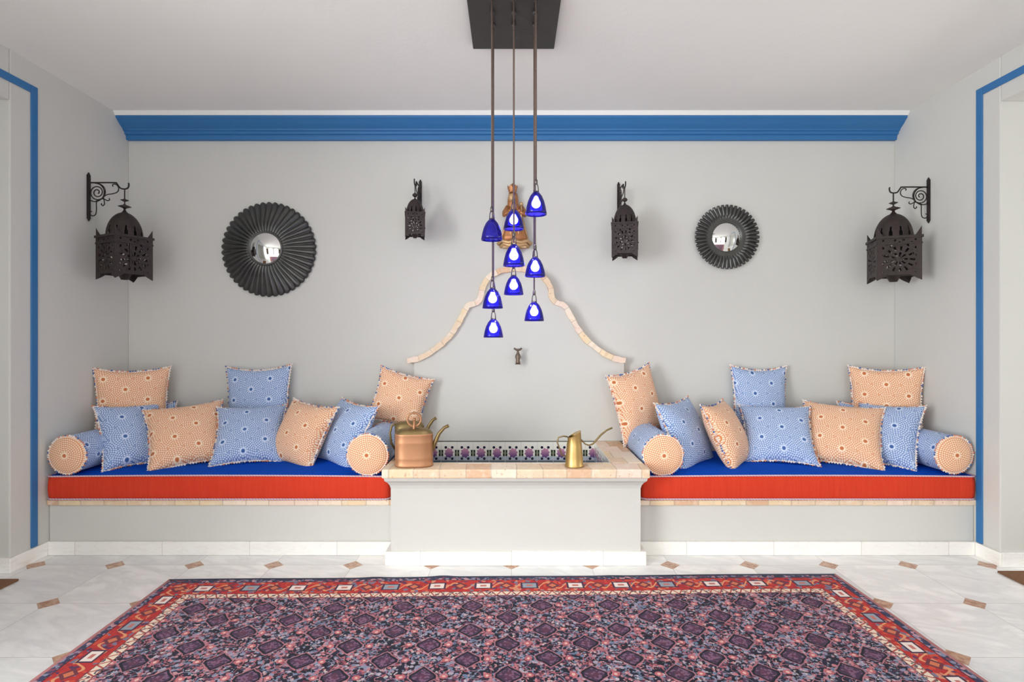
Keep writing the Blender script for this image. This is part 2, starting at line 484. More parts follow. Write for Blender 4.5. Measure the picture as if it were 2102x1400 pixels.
# unseen box rooms added to keep outside light off the two doorway jambs
for sgn, nm in ((-1, 'left'), (1, 'right')):
    bm = B(); x0, x1 = sorted((sgn * (WX + 0.3), sgn * 5.0)); xe0, xe1 = sorted((sgn * 4.9, sgn * 5.0))
    box(bm, x0, x1, 1.05, 1.25, 0, 2.8); box(bm, x0, x1, 3.7, 3.9, 0, 2.8); box(bm, xe0, xe1, 1.25, 3.7, 0, 2.8); box(bm, x0, x1, 1.05, 3.9, 2.8, 2.95)
    struct('wall_light_block_%s' % nm, bm, WALL, 'unseen plaster walls and roof added to shade the %s doorway' % nm, 'wall')
# rear wall with two arches behind the camera
def zarch(x):
    for x0, x1 in ((-1.72, -0.16), (0.16, 1.72)):
        if x0 < x < x1:
            c, r = (x0 + x1) / 2, (x1 - x0) / 2
            return 1.75 + 0.75 * r * math.sqrt(max(0.0, 1 - ((x - c) / r) ** 2))
    return 0.0
xs = [-2.75] + [x0 + 1.56 * (1 - math.cos(PI * k / 24)) / 2 for x0 in (-1.72, 0.16) for k in range(25)] + [2.75]
bm = B()
for xa, xb in zip(xs, xs[1:]):
    if zarch((xa + xb) / 2) == 0.0: box(bm, xa, xb, YR - 0.3, YR, 0, 3.0); continue
    za, zb2 = max(1.75, zarch(xa)), max(1.75, zarch(xb))
    v = [bm.verts.new(p) for y in (YR - 0.3, YR) for p in ((xa, y, za), (xb, y, zb2), (xb, y, 3.0), (xa, y, 3.0))]
    for q in ((0, 1, 2, 3), (4, 7, 6, 5), (0, 4, 5, 1), (3, 2, 6, 7)): bm.faces.new([v[i] for i in q])
struct('wall_rear', bm, WALL, 'plaster wall with two open arches opposite the benches', 'wall')
for i, sx in enumerate((-1, 1)):
    bm = B(); box(bm, min(sx * 1.80, sx * 2.38), max(sx * 1.80, sx * 2.38), YR, YR + 0.05, 0.01, 2.05)
    for z0, z1 in ((0.15, 0.85), (0.98, 1.9)):
        box(bm, min(sx * 1.88, sx * 2.30), max(sx * 1.88, sx * 2.30), YR + 0.05, YR + 0.065, z0, z1)
    struct('door_%d' % (i + 1), bm, WOOD, 'dark wooden panelled door leaf beside the open arches, %s' % ('left' if sx < 0 else 'right'), 'door', bevel=0.006)
# painted blue bands round the doorways
for sgn, nm, (a, b, t), band in ((-1, 'trim_1', DL, 2.823), (1, 'trim_2', DR, 2.879)):
    bm = B(); w = 0.040; x0, x1 = sorted((sgn * WX, sgn * (WX - 0.007)))
    zt = 2.436 if sgn < 0 else 2.45; a2 = a - 0.13
    box(bm, x0, x1, band - w / 2, band + w / 2, 0.073, zt); box(bm, x0, x1, a2 - w / 2, a2 + w / 2, 0.073, zt)
    box(bm, x0, x1, a2 + w / 2, band - w / 2, zt - w, zt)
    struct(nm, bm, BLUE, 'blue painted band framing the %s doorway' % ('left' if sgn < 0 else 'right'), 'trim', bevel=0.004)
# cornice
prof = [(3.525, 2.405), (3.500, 2.405), (3.497, 2.432), (3.484, 2.437), (3.482, 2.450), (3.470, 2.455), (3.468, 2.463), (3.440, 2.482), (3.414, 2.506), (3.407, 2.510), (3.405, 2.522), (3.525, 2.522)]
bm = B(); prism_x(bm, prof, -WX, WX)
struct('trim_3', bm, BLUE, 'blue stepped cornice along the top of the back wall', 'cornice')
bm = B(); prism_x(bm, [(3.525, 2.522), (3.400, 2.522), (3.385, 2.545), (3.525, 2.543)], -WX, WX)
struct('trim_4', bm, WHITE, 'white fillet between blue cornice and ceiling', 'trim')
# skirting on the side walls, turning into the doorways
for sgn, nm, (a, b, t) in ((-1, 'baseboard_left', DL), (1, 'baseboard_right', DR)):
    bm = B(); d = 0.013
    def sb(xa, xb, ya, yb):
        x0, x1 = sorted((sgn * xa, sgn * xb)); box(bm, x0, x1, ya, yb, 0, 0.072)
    sb(WX - d, WX, b - d, 2.895); sb(WX, WX + 0.29, b - d, b); sb(WX - d, WX, 0.96 if sgn < 0 else YR + 0.07, a + d); sb(WX, WX + 0.29, a, a + d)
    struct(nm, bm, SKIRT, 'white marble skirting along the %s wall and doorway' % ('left' if sgn < 0 else 'right'), 'skirting', bevel=0.003)

# ------------------------------------------------------------------ doormats
for sgn, x0, y1, lab in ((-1, 2.325, 2.60, 'brown coir doormat in the left doorway'), (1, 2.372, 2.69, 'brown coir doormat in the right doorway')):
    xa, xb = sorted((sgn * x0, sgn * (x0 + 0.5)))
    o = boxobj('doormat', COIR, (xa, xb, y1 - 0.85, y1, 0.0, 0.010), bevel=0.004)
    tag(o, lab, 'doormat', 'doormats in the two doorways')

# ------------------------------------------------------------------ benches
def bench(x0, x1, label):
    t = thing('masonry_bench', label, 'bench', ((x0 + x1) / 2, 3.2, 0), 'built-in masonry benches')
    L = (-(x0 + x1) / 2, -3.2, 0)
    boxobj('bench_body', WALL, (x0, x1, 2.915, YB - 0.001, 0.001, 0.262), t, L, bevel=0.008)
    boxobj('plinth', SKIRT, (x0, x1, 2.897, 2.914, 0.0005, 0.072), t, L, bevel=0.003)
    bm = B(); N = 60; prev = None
    vs = []
    for i in range(N + 1):
        x = x0 + (x1 - x0) * i / N; j = rnd.uniform(-0.003, 0.003); k = rnd.uniform(-0.0025, 0.0025)
        vs.append([bm.verts.new(p) for p in ((x, 2.902 + j, 0.2625), (x, 2.899 + j, 0.291 + k * 0.3), (x, 3.52, 0.2925), (x, 3.52, 0.2625))])
    for a, b in zip(vs, vs[1:]):
        for q in range(4): bm.faces.new((a[q], a[(q + 1) % 4], b[(q + 1) % 4], b[q]))
    bm.faces.new(vs[0]); bm.faces.new(list(reversed(vs[-1])))
    obj('tile_top', bm, BRICK, t, L, bevel=0.004)
    return t
bench(-WX + 0.001, -0.612, 'low grey plaster bench built against the left end of the back wall')
bench(0.654, WX - 0.001, 'low grey plaster bench built against the right end of the back wall')

# ------------------------------------------------------------------ mattresses
def mattress(x0, x1, label):
    cx = (x0 + x1) / 2
    t = thing('bench_mattress', label, 'mattress', (cx, 3.2, 0.294), 'long bench mattresses')
    y0, y1, z0, z1 = 2.888, 3.515, 0.2945, 0.420
    hx, hy = (x1 - x0) / 2, (y1 - y0) / 2; cy = (y0 + y1) / 2
    def outline(n=10, rc=0.035):
        pts = []
        for (sx, sy, a0) in ((1, -1, -PI / 2), (1, 1, 0), (-1, 1, PI / 2), (-1, -1, PI)):
            for k in range(n + 1):
                a = a0 + (PI / 2) * k / n
                pts.append((cx + sx * (hx - rc) + rc * math.cos(a), cy + sy * (hy - rc) + rc * math.sin(a)))
        # densify
        out = []
        for i, p in enumerate(pts):
            q = pts[(i + 1) % len(pts)]; L = math.dist(p, q); m = max(1, int(L / 0.05))
            for k in range(m): out.append((p[0] + (q[0] - p[0]) * k / m, p[1] + (q[1] - p[1]) * k / m))
        return out
    ol = outline(); off = Vector((-cx, -3.2, -0.294))
    def crown(x): 
        u = (x - cx) / hx; return 0.012 * (1 - u * u)
    # boxing
    bm = B(); rows = []
    for k in range(9):
        f = k / 8; bul = 0.010 * (1 - (2 * f - 1) ** 2) ** 0.7 - 0.004
        row = []
        for (x, y) in ol:
            dx = (x - cx) / hx; dy = (y - cy) / hy
            wr = 0.0022 * math.sin(x * 95 + 1.7 * math.sin(x * 13)) * (1 - (2 * f - 1) ** 2)
            e = bul + wr
            nx = 1 if dx > 0.97 else (-1 if dx < -0.97 else 0); ny = 1 if dy > 0.95 else (-1 if dy < -0.95 else 0)
            row.append(bm.verts.new(Vector((x + nx * min(e, 0.0), y + ny * e, z0 + 0.003 + (z1 - z0 - 0.006) * f + crown(x) * f * 0.5)) + off))
        rows.append(row)
    n = len(ol)
    for a, b in zip(rows, rows[1:]):
        for i in range(n):
            f = bm.faces.new((a[i], a[(i + 1) % n], b[(i + 1) % n], b[i])); f.smooth = True
    bm.faces.new(list(reversed(rows[0])))
    obj('side_panel', bm, RED, t, fixn=False)
    # top panel: grid
    bm = B(); NX, NY = 48, 14; g = []
    for j in range(NY + 1):
        r = []
        for i in range(NX + 1):
            u = -1 + 2 * i / NX; v = -1 + 2 * j / NY
            x = cx + u * (hx - 0.003); y = cy + v * (hy - 0.003)
            z = z1 - 0.003 + crown(x) * 0.5 + 0.016 * ((1 - u ** 8) * (1 - v * v)) ** 0.6
            r.append(bm.verts.new(Vector((x, y, z)) + off))
        g.append(r)
    for j in range(NY):
        for i in range(NX):
            if (i in (0, NX - 1)) and (j in (0, NY - 1)): pass
            f = bm.faces.new((g[j][i], g[j][i + 1], g[j + 1][i + 1], g[j + 1][i])); f.smooth = True
    obj('top_panel', bm, COBALT, t, fixn=False)
    for zz, nm in ((z1 - 0.002, 1), (z0 + 0.005, 0)):
        bm = B()
        tube(bm, [Vector((x, y, zz + crown(x) * 0.5 * nm)) + off for x, y in ol + ol[:1]], 0.0045, 6, False)
        obj('piping', bm, PIPING, t)
    return t
mattress(-2.4465, -0.640, 'long red-sided mattress with blue top on the left bench')
mattress(0.684, 2.4465, 'long red-sided mattress with blue top on the right bench')

# ------------------------------------------------------------------ fountain
FX0, FX1 = -0.610, 0.652
ft = thing('wall_fountain', 'grey plaster wall fountain with curved brick-edged back panel between the two benches', 'fountain', (0.02, 3.1, 0))
FL = (-0.02, -3.1, 0)
SX0, SX1, SY0 = -0.643, 0.686, 2.722
IX0, IX1, IY0, IY1 = -0.487, 0.520, 2.872, 3.44
boxobj('plinth', SKIRT, (-0.636, 0.678, 2.765, 3.4, 0.0, 0.071), ft, FL, bevel=0.004)
bm = B()
# front apron with flared top, sides, and basin walls
def ring_at(x0, x1, y0, z): return [bm.verts.new(p) for p in ((x0, y0, z), (x1, y0, z), (x1, 3.52, z), (x0, 3.52, z))]
lv = [(0, 0.0711), (0, 0.385), (0.004, 0.402), (0.012, 0.418), (0.024, 0.432), (0.027, 0.4495)]
rs = [ring_at(FX0 - d, FX1 + d, 2.781 - d * 1.5, z) for d, z in lv]
for a, b in zip(rs, rs[1:]):
    for i in range(4): bm.faces.new((a[i], a[(i + 1) % 4], b[(i + 1) % 4], b[i]))
bm.faces.new(list(reversed(rs[0])))
inr = [bm.verts.new(p) for p in ((IX0, IY0, 0.4495), (IX1, IY0, 0.4495), (IX1, IY1, 0.4495), (IX0, IY1, 0.4495))]
for i in range(4): bm.faces.new((rs[-1][i], rs[-1][(i + 1) % 4], inr[(i + 1) % 4], inr[i]))
obj('pedestal', bm, WALL, ft, FL, fixn=True)
# slab of worn tiles: frame of boxes
bm = B(); z0, z1 = 0.450, 0.495
N = 40
def strip(x0, x1, y0, y1, n):
    vs = []
    for i in range(n + 1):
        x = x0 + (x1 - x0) * i / n; j = rnd.uniform(-0.003, 0.003) if y0 < 2.73 else 0
        vs.append([bm.verts.new(p) for p in ((x, y0 + j, z0), (x, y0 + j - 0.002, z1), (x, y1, z1), (x, y1, z0))])
    for a, b in zip(vs, vs[1:]):
        for q in range(4): bm.faces.new((a[q], a[(q + 1) % 4], b[(q + 1) % 4], b[q]))
    bm.faces.new(vs[0]); bm.faces.new(list(reversed(vs[-1])))
strip(SX0, SX1, SY0, IY0, 44); strip(SX0, IX0, IY0 + 0.0002, 3.475, 4); strip(IX1, SX1, IY0 + 0.0002, 3.475, 4)
obj('tile_rim', bm, BRICK, ft, FL, bevel=0.006)
# basin lining
bm = B(); uvl = bm.loops.layers.uv.new('UVMap'); zb = 0.33
def quad(ps, uvs):
    f = bm.faces.new([bm.verts.new(p) for p in ps])
    for l, u in zip(f.loops, uvs): l[uvl].uv = u
e = 0.002
quad([(IX0, IY1 - e, zb), (IX1, IY1 - e, zb), (IX1, IY1 - e, z1), (IX0, IY1 - e, z1)], [(IX0 + .04, zb), (IX1 + .04, zb), (IX1 + .04, z1), (IX0 + .04, z1)])
quad([(IX1 - e, IY1, zb), (IX1 - e, IY0, zb), (IX1 - e, IY0, z1), (IX1 - e, IY1, z1)], [(0, zb), (.568, zb), (.568, z1), (0, z1)])
quad([(IX0 + e, IY0, zb), (IX0 + e, IY1, zb), (IX0 + e, IY1, z1), (IX0 + e, IY0, z1)], [(0, zb), (.568, zb), (.568, z1), (0, z1)])
quad([(IX1, IY0 + e, zb), (IX0, IY0 + e, zb), (IX0, IY0 + e, z1), (IX1, IY0 + e, z1)], [(IX1, zb), (IX0, zb), (IX0, z1), (IX1, z1)])
quad([(IX0, IY0, zb), (IX1, IY0, zb), (IX1, IY1, zb), (IX0, IY1, zb)], [(0, .35), (1, .35), (1, .355), (0, .355)])
o = obj('tiled_basin', bm, TILES, ft, FL, fixn=False, solid=0.004)
bm = B(); box(bm, IX0 + 0.006, IX1 - 0.006, IY0 + 0.006, IY1 - 0.006, zb + 0.004, 0.372)
obj('basin_water', bm, WATER, ft, FL)
# curved back panel (outer profile of coping, px in the photo, both sides)
PY = 3.475
left_px = [(836, 735), (866, 729), (900, 706), (922, 685), (940, 655), (950, 636), (957, 622), (977, 617), (983, 610), (984, 593), (991, 577), (1002, 563), (1020, 553), (1043, 547)]
cxp = 1060.0
prof = [((u - cxp) * PY / F, H - (v - V0) * PY / F) for u, v in left_px]
cX = (cxp - U0) * PY / F
pr = [(cX + x, z) for x, z in prof] + [(cX, H - (545.5 - V0) * PY / F)] + [(cX - x, z) for x, z in reversed(prof)]
# smooth (Chaikin once) keeping ends
def chaikin(p):
    out = [p[0]]
    for a, b in zip(p, p[1:]):
        out += [(a[0] * .75 + b[0] * .25, a[1] * .75 + b[1] * .25), (a[0] * .25 + b[0] * .75, a[1] * .25 + b[1] * .75)]
    return out + [p[-1]]
pr = chaikin(pr)
def resample(p, d):
    out = [Vector(p[0])]; acc = 0.0
    for a, b in zip(p, p[1:]):
        a, b = Vector(a), Vector(b); L = (b - a).length; s = d - acc
        while s <= L: out.append(a + (b - a) * (s / L)); s += d
        acc = (L - (s - d)) if True else 0
    out.append(Vector(p[-1])); return out
path = resample(pr, 0.022)
bm = B(); th = 0.034
inner = []
for i, p in enumerate(path):
    d = (path[min(i + 1, len(path) - 1)] - path[max(i - 1, 0)]).normalized(); nrm = Vector((d.y, -d.x))
    inner.append(p + nrm * th)
# panel face polygon: from floor of rim up along the inner edge of the coping
pxl, pxr = (850 - U0) * PY / F, (1281 - U0) * PY / F
ip = sorted((q.x, q.y) for q in inner)
def topz(x):
    for a, b in zip(ip, ip[1:]):
        if a[0] <= x <= b[0]:
            f = (x - a[0]) / max(1e-9, b[0] - a[0]); return a[1] + (b[1] - a[1]) * f + 0.005
    return ip[0][1]
NS = 110; cols = []
for i in range(NS + 1):
    x = pxl + (pxr - pxl) * i / NS; z = topz(x)
    cols.append([bm.verts.new(p) for p in ((x, PY, 0.4955), (x, PY, z), (x, YB - .001, z), (x, YB - .001, 0.4955))])
for a, b in zip(cols, cols[1:]):
    for k in range(4): bm.faces.new((a[k], b[k], b[(k + 1) % 4], a[(k + 1) % 4]))
bm.faces.new(cols[0]); bm.faces.new(list(reversed(cols[-1])))
obj('back_panel', bm, WALL, ft, FL)
bm = B(); uvl = bm.loops.layers.uv.new('UVMap'); rows = []; s = 0.0
for i, (p, q) in enumerate(zip(path, inner)):
    j = lambda a: rnd.uniform(-a, a)
    if i: s += (p - path[i - 1]).length
    y0 = 3.452 + j(0.003)
    o1 = p + Vector((j(.0025), j(.0025))); q1 = q + Vector((j(.003), j(.003)))
    rows.append((s, [bm.verts.new(v) for v in ((o1.x, y0, o1.y), (q1.x, y0, q1.y), (q1.x, YB - .001, q1.y), (o1.x, YB - .001, o1.y))]))
for (s0, a), (s1, b) in zip(rows, rows[1:]):
    for k in range(4):
        f = bm.faces.new((a[k], b[k], b[(k + 1) % 4], a[(k + 1) % 4]))
        for l, u in zip(f.loops, ((s0, 0), (s1, 0), (s1, .03), (s0, .03))): l[uvl].uv = u
for r in (rows[0], rows[-1]): bm.faces.new(r[1])
obj('brick_coping', bm, COPING, ft, FL, bevel=0.004)
# tap
tp = PX(1063, 735, 3.455)
bm = B()
lathe(bm, [(0.0, -0.034), (0.013, -0.034), (0.015, -0.026), (0.012, -0.012), (0.017, 0.006), (0.016, 0.018), (0.010, 0.03), (0.006, 0.040), (0.006, 0.046), (0, 0.046)], 16, c=(tp.x, tp.y - 0.03, tp.z))
tube(bm, [(tp.x, PY, tp.z + 0.008), (tp.x, tp.y - 0.03, tp.z + 0.008)], 0.009, 10)
lathe(bm, [(0.0, 0), (0.018, 0), (0.018, 0.004), (0.0, 0.004)], 16, c=(tp.x, tp.y - 0.03, tp.z - 0.038))
tapo = obj('tap', bm, BRONZE, ft, FL)
bm = B(); c = (tp.x, tp.y - 0.03, tp.z + 0.056)
tube(bm, [(c[0] - .025, c[1], c[2] + .006), (c[0] - .012, c[1], c[2] - .002), (c[0], c[1], c[2] - .006), (c[0] + .012, c[1], c[2] - .002), (c[0] + .025, c[1], c[2] + .006)], [.005, .0065, .008, .0065, .005], 8)
tube(bm, [(c[0], c[1], c[2] - .012), (c[0], c[1], c[2])], .006, 8)
h = obj('tap_handle', bm, BRONZE, tapo)

# ------------------------------------------------------------------ cushions
def pillow_mesh(w, hgt, T, bow=0.12, NN=18):
    bm = B(); uvl = bm.loops.layers.uv.new('UVMap')
    def P(u, v, s):
        x = u * (1 - bow * (1 - v * v) * abs(u) ** 1.5) * w / 2
        z = v * (1 - bow * (1 - u * u) * abs(v) ** 1.5) * hgt / 2
        t = (max(0, (1 - u * u)) * max(0, (1 - v * v))) ** 0.46
        wr = 0.004 * math.sin(9 * u + 5 * v * v) * t
        return Vector((x, -s * (T / 2 * t + wr * 0.5), z))
    vs = {}
    def V(i, j, s):
        edge = i in (0, NN) or j in (0, NN)
        key = (i, j, 0 if edge else s)
        if key not in vs:
            f = lambda k: math.sin((-1 + 2 * k / NN) * PI / 2) * 0.6 + 0.4 * (-1 + 2 * k / NN)
            vs[key] = bm.verts.new(P(f(i), f(j), s))
        return vs[key]
    for s in (1, -1):
        for i in range(NN):
            for j in range(NN):
                q = [V(i, j, s), V(i + 1, j, s), V(i + 1, j + 1, s), V(i, j + 1, s)]
                if s < 0: q.reverse()
                f = bm.faces.new(q); f.smooth = True
                for l in f.loops: l[uvl].uv = (l.vert.co.x, l.vert.co.z)
    return bm
def pillow_edge(w, hgt, bow, m):
    pts = []
    for side in range(4):
        for k in range(m):
            a = -1 + 2 * k / m
            u, v = ((a, -1), (1, a), (-a, 1), (-1, -a))[side]
            x = u * (1 - bow * (1 - v * v) * abs(u) ** 1.5) * w / 2
            z = v * (1 - bow * (1 - u * u) * abs(v) ** 1.5) * hgt / 2
            pts.append((x, z))
    return pts
cidx = 0
def cushion(col, X, Y, Z, yaw, lean, roll, w, hgt, label, T=0.15, bow=0.12):
    global cidx; cidx += 1
    t = thing('cushion', label, 'cushion', (X, Y, Z), '%s printed cushions' % ('orange' if col == 'o' else 'blue'))
    D = math.radians
    t.matrix_world = Matrix.Translation((X, Y, Z)) @ Matrix.Rotation(D(yaw), 4, 'Z') @ Matrix.Rotation(D(-lean), 4, 'X') @ Matrix.Rotation(D(roll), 4, 'Y')
    obj('cushion_cover', pillow_mesh(w, hgt, T, bow), (FAB_O if col == 'o' else FAB_B)[cidx % 3], t, fixn=False)
    bm = B(); r = random.Random(cidx)
    pe = pillow_edge(w, hgt, bow, 30)
    tube(bm, [(x, 0, z) for x, z in pe + pe[:1]], 0.0035, 5, False, 0)
    for x, z in pe:
        L = math.hypot(x, z); ox, oz = x / L, z / L
        mi = r.choice((0, 0, 1, 2)) 
        blob(bm, (x + ox * 0.005, r.uniform(-.003, .003), z + oz * 0.005), r.uniform(0.0045, 0.0065), 1, (1, 1, 1), mi)
    obj('tassel_trim', bm, [TRIM_W, TRIM_B if col == 'o' else TRIM_O, TRIM_O if col == 'o' else TRIM_B], t, fixn=False)
    return t
CU = [
 ('o', -2.275, 3.305, 0.732, 30, 4, 0, .385, .47, 'orange printed cushion standing upright in the left corner of the alcove'),
 ('b', -2.245, 3.41, 0.585, 8, 8, 0, .30, .32, 'blue printed cushion mostly hidden behind the orange cushions in the left corner'),
 ('b', -1.585, 3.445, 0.71, 0, 6, -2, .41, .52, 'blue printed cushion standing upright against the back wall below the large round mirror'),
 ('b', -2.17, 3.155, 0.588, 50, 36, 2, .33, .41, 'blue printed cushion leaning on the bolster at the left wall'),
 ('o', -1.868, 3.17, 0.588, 29, 40, -6, .41, .42, 'orange printed cushion between two blue ones in the front row of the left bench'),
 ('b', -1.53, 3.22, 0.582, 19, 42, 0, .385, .40, 'blue printed cushion at the middle of the left bench, in front of another blue one'),
 ('o', -1.225, 3.21, 0.585, -28, 27, 5, .39, .39, 'orange printed cushion turned sideways, right of the middle blue one on the left bench'),
 ('b', -0.975, 3.225, 0.585, -42, 27, 3, .41, .40, 'blue printed cushion turned towards the bolster beside the copper watering can'),
 ('o', -0.682, 3.37, 0.772, 5, 12, 15, .33, .33, 'tilted orange printed cushion leaning on the wall above the copper watering can'),
 ('o', 0.765, 3.36, 0.742, 25, 8, -12, .335, .43, 'tilted orange printed cushion leaning on the wall just right of the fountain'),
 ('b', 1.01, 3.20, 0.590, 46, 24, -1, .41, .41, 'blue printed cushion leaning behind the bolster nearest the fountain on the right bench'),
 ('o', 1.255, 3.20, 0.585, 52, 26, 0, .40, .40, 'plump orange printed cushion seen nearly edge-on in the right bench front row'),
 ('b', 1.555, 3.445, 0.71, 4, 6, 1, .36, .52, 'blue printed cushion standing upright against the back wall below the small round mirror'),
 ('b', 1.555, 3.22, 0.584, -19, 42, -1, .39, .40, 'blue printed cushion at the middle of the right bench, in front of another blue one'),
 ('o', 1.905, 3.175, 0.588, -27, 40, 4, .415, .42, 'orange printed cushion between two blue ones in the front row of the right bench'),
 ('b', 2.155, 3.165, 0.588, -50, 36, -2, .33, .41, 'blue printed cushion leaning on the bolster at the right wall'),
 ('b', 2.20, 3.41, 0.585, -8, 8, 0, .32, .32, 'blue printed cushion mostly hidden behind the orange cushions in the right corner'),
 ('o', 2.27, 3.34, 0.735, -30, 4, 0, .385, .47, 'orange printed cushion standing upright in the right corner of the alcove'),
]
for c in CU:
    cushion(*c[:9], c[9], T=0.13 if c[8] > 0.45 or c[8] < 0.35 else 0.16)

# ------------------------------------------------------------------ bolsters
def bolster(X, Y0, r, L, zt, label, yaw=0.0):
    t = thing('bolster', label, 'bolster', (X, Y0, zt + r), 'bolsters at the bench ends')
    t.rotation_euler = (0, 0, math.radians(yaw))
    n = 48; bm = B(); uvl = bm.loops.layers.uv.new('UVMap')
    ys = [0.0] + [L * k / 12 for k in range(1, 12)] + [L]
    rings = [[bm.verts.new((r * (1 + .012 * math.sin(PI * y / L)) * math.cos(2 * PI * k / n), y, r * (1 + .012 * math.sin(PI * y / L)) * math.sin(2 * PI * k / n))) for k in range(n)] for y in ys]
    for a, b, ya, yb in zip(rings, rings[1:], ys, ys[1:]):
        for k in range(n):
            f = bm.faces.new((a[k], b[k], b[(k + 1) % n], a[(k + 1) % n])); f.smooth = True
            u0, u1 = 2 * PI * k / n * r, 2 * PI * (k + 1) / n * r
            for l, u in zip(f.loops, ((u0, ya), (u0, yb), (u1, yb), (u1, ya))): l[uvl].uv = u
    obj('bolster_cover', bm, FAB_B[1], t, fixn=False)
    for yy, s in ((0.0, -1), (L, 1)):
        bm = B(); uvl = bm.loops.layers.uv.new('UVMap'); prev = None
        for q in range(9):
            rr = r * (1 - q / 8) if q < 8 else 0
            off = 0.022 * math.sqrt(max(0, 1 - (rr / r) ** 2)) 
            ring = [bm.verts.new((rr * math.cos(2 * PI * k / n), yy + s * off, rr * math.sin(2 * PI * k / n))) for k in range(n)] if rr > 0 else [bm.verts.new((0, yy + s * off, 0))]
            if prev:
                for k in range(n):
                    vs = [prev[k], prev[(k + 1) % n]] + ([ring[(k + 1) % n], ring[k]] if len(ring) > 1 else [ring[0]])
                    f = bm.faces.new(vs); f.smooth = True
                    for l in f.loops: l[uvl].uv = (l.vert.co.x, l.vert.co.z)
            prev = ring
        e = obj('bolster_end', bm, FAB_END, t); e['label'] = 'orange printed round end'
        bm = B(); rr = random.Random(int(X * 100) + s)
        tube(bm, [(r * math.cos(2 * PI * k / 40), yy, r * math.sin(2 * PI * k / 40)) for k in range(41)], 0.003, 5, False)
        for k in range(56):
            a = 2 * PI * k / 56
            blob(bm, ((r + .004) * math.cos(a), yy + rr.uniform(-.002, .002), (r + .004) * math.sin(a)), rr.uniform(.004, .006), 1, (1, 1, 1), rr.choice((0, 1, 1, 2)))
        obj('tassel_trim', bm, [TRIM_W, TRIM_O, TRIM_B], e, fixn=False)
ZM = 0.432
bolster(-2.335, 2.895, 0.098, 0.34, ZM, 'blue printed bolster with orange end lying along the left wall')
bolster(-0.757, 2.895, 0.106, 0.40, ZM - 0.006, 'blue printed bolster with orange end beside the copper watering can')
bolster(0.797, 2.895, 0.104, 0.40, ZM - 0.006, 'blue printed bolster with orange end on the right bench beside the fountain')
bolster(2.335, 2.905, 0.098, 0.34, ZM, 'blue printed bolster with orange end lying along the right wall')

# ------------------------------------------------------------------ watering cans
def oval(bm, prof, w, d, n=40, p=2.6):
    """lathe with a superelliptic oval plan; prof = (scale, z)"""
    rings = []
    for s, z in prof:
        if s < 1e-6: rings.append([bm.verts.new((0, 0, z))]); continue
        rg = []
        for k in range(n):
            a = 2 * PI * k / n; c, q = math.cos(a), math.sin(a)
            rg.append(bm.verts.new((math.copysign(abs(c) ** (2 / p), c) * w / 2 * s, math.copysign(abs(q) ** (2 / p), q) * d / 2 * s, z)))
        rings.append(rg)
    for a, b in zip(rings, rings[1:]):
        for k in range(n):
            k2 = (k + 1) % n
            if len(a) == 1: f = bm.faces.new((a[0], b[k2], b[k]))
            elif len(b) == 1: f = bm.faces.new((a[k], a[k2], b[0]))
            else: f = bm.faces.new((a[k], a[k2], b[k2], b[k]))
            f.smooth = True
def oval_can(loc, rot, w, d, hgt, mat, label, hoop):
    t = thing('watering_can', label, 'watering can', loc, 'metal watering cans on the fountain rim')
    t.rotation_euler = (0, 0, math.radians(rot))
    bm = B()
    pf = [(0, 0), (.97, 0), (1.02, .004), (1.02, .010), (1, .014)]
    for z in (0.26, 0.74):
        pf += [(1, hgt * z - .006), (1.012, hgt * z), (1, hgt * z + .006)]
    pf += [(1, hgt - .008), (1.015, hgt - .003), (1.0, hgt), (.97, hgt + .002)]
    oval(bm, pf, w, d); obj('can_body', bm, mat, t)
    bm = B(); oval(bm, [(.985, hgt + .001), (.9, hgt + .014), (.75, hgt + .022), (.4, hgt + .026), (0, hgt + .027)], w, d)
    obj('can_lid', bm, OLDBRASS, t)
    bm = B()
    tube(bm, [(w * .46, 0, hgt * .45), (w * .56, 0, hgt * .72), (w * .66, 0, hgt * .98), (w * .80, 0, hgt * 1.16), (w * .92, 0, hgt * 1.22)], [.013, .011, .009, .008, .0085], 12)
    obj('spout', bm, mat if mat is not COPPER else OLDBRASS, t)
    bm = B()
    if hoop:
        R = .034
        for yy in (-.011, .011):
            pass
        pts = [(R * math.sin(a), 0, hgt + .070 + R * -math.cos(a)) for a in [2 * PI * k / 28 for k in range(29)]]
        n = len(pts); rows = []
        for (x, y, z) in pts: rows.append([bm.verts.new((x, yy, z)) for yy in (-.013, .013)])
        for a, b in zip(rows, rows[1:]): f = bm.faces.new((a[0], b[0], b[1], a[1])); f.smooth = True
        hd = obj('hoop_handle', bm, mat, t, solid=.008)
        bm = B(); tube(bm, [(0, -.018, hgt + .002), (.0, -.02, hgt + .03), (.002, -.018, hgt + .07)], [.007, .006, .006], 8)
        blob(bm, (.002, -.018, hgt + .072), .009, 2); obj('handle_stay', bm, mat, hd)
    else:
        tube(bm, [(-w * .49, 0, hgt * .3), (-w * .62, 0, hgt * .5), (-w * .66, 0, hgt * .8), (-w * .6, 0, hgt * 1.02), (-w * .45, 0, hgt * 1.06)], .006, 8)
        obj('handle', bm, mat, t)
    return t
oval_can((-0.495, 2.80, 0.4962), 5, .19, .105, .165, COPPER, 'copper oval watering can with hoop handle on the left of the fountain rim', True)
oval_can((-0.548, 2.955, 0.4962), 8, .155, .10, .178, OLDBRASS, 'tarnished brass watering can half hidden behind the copper one', False)

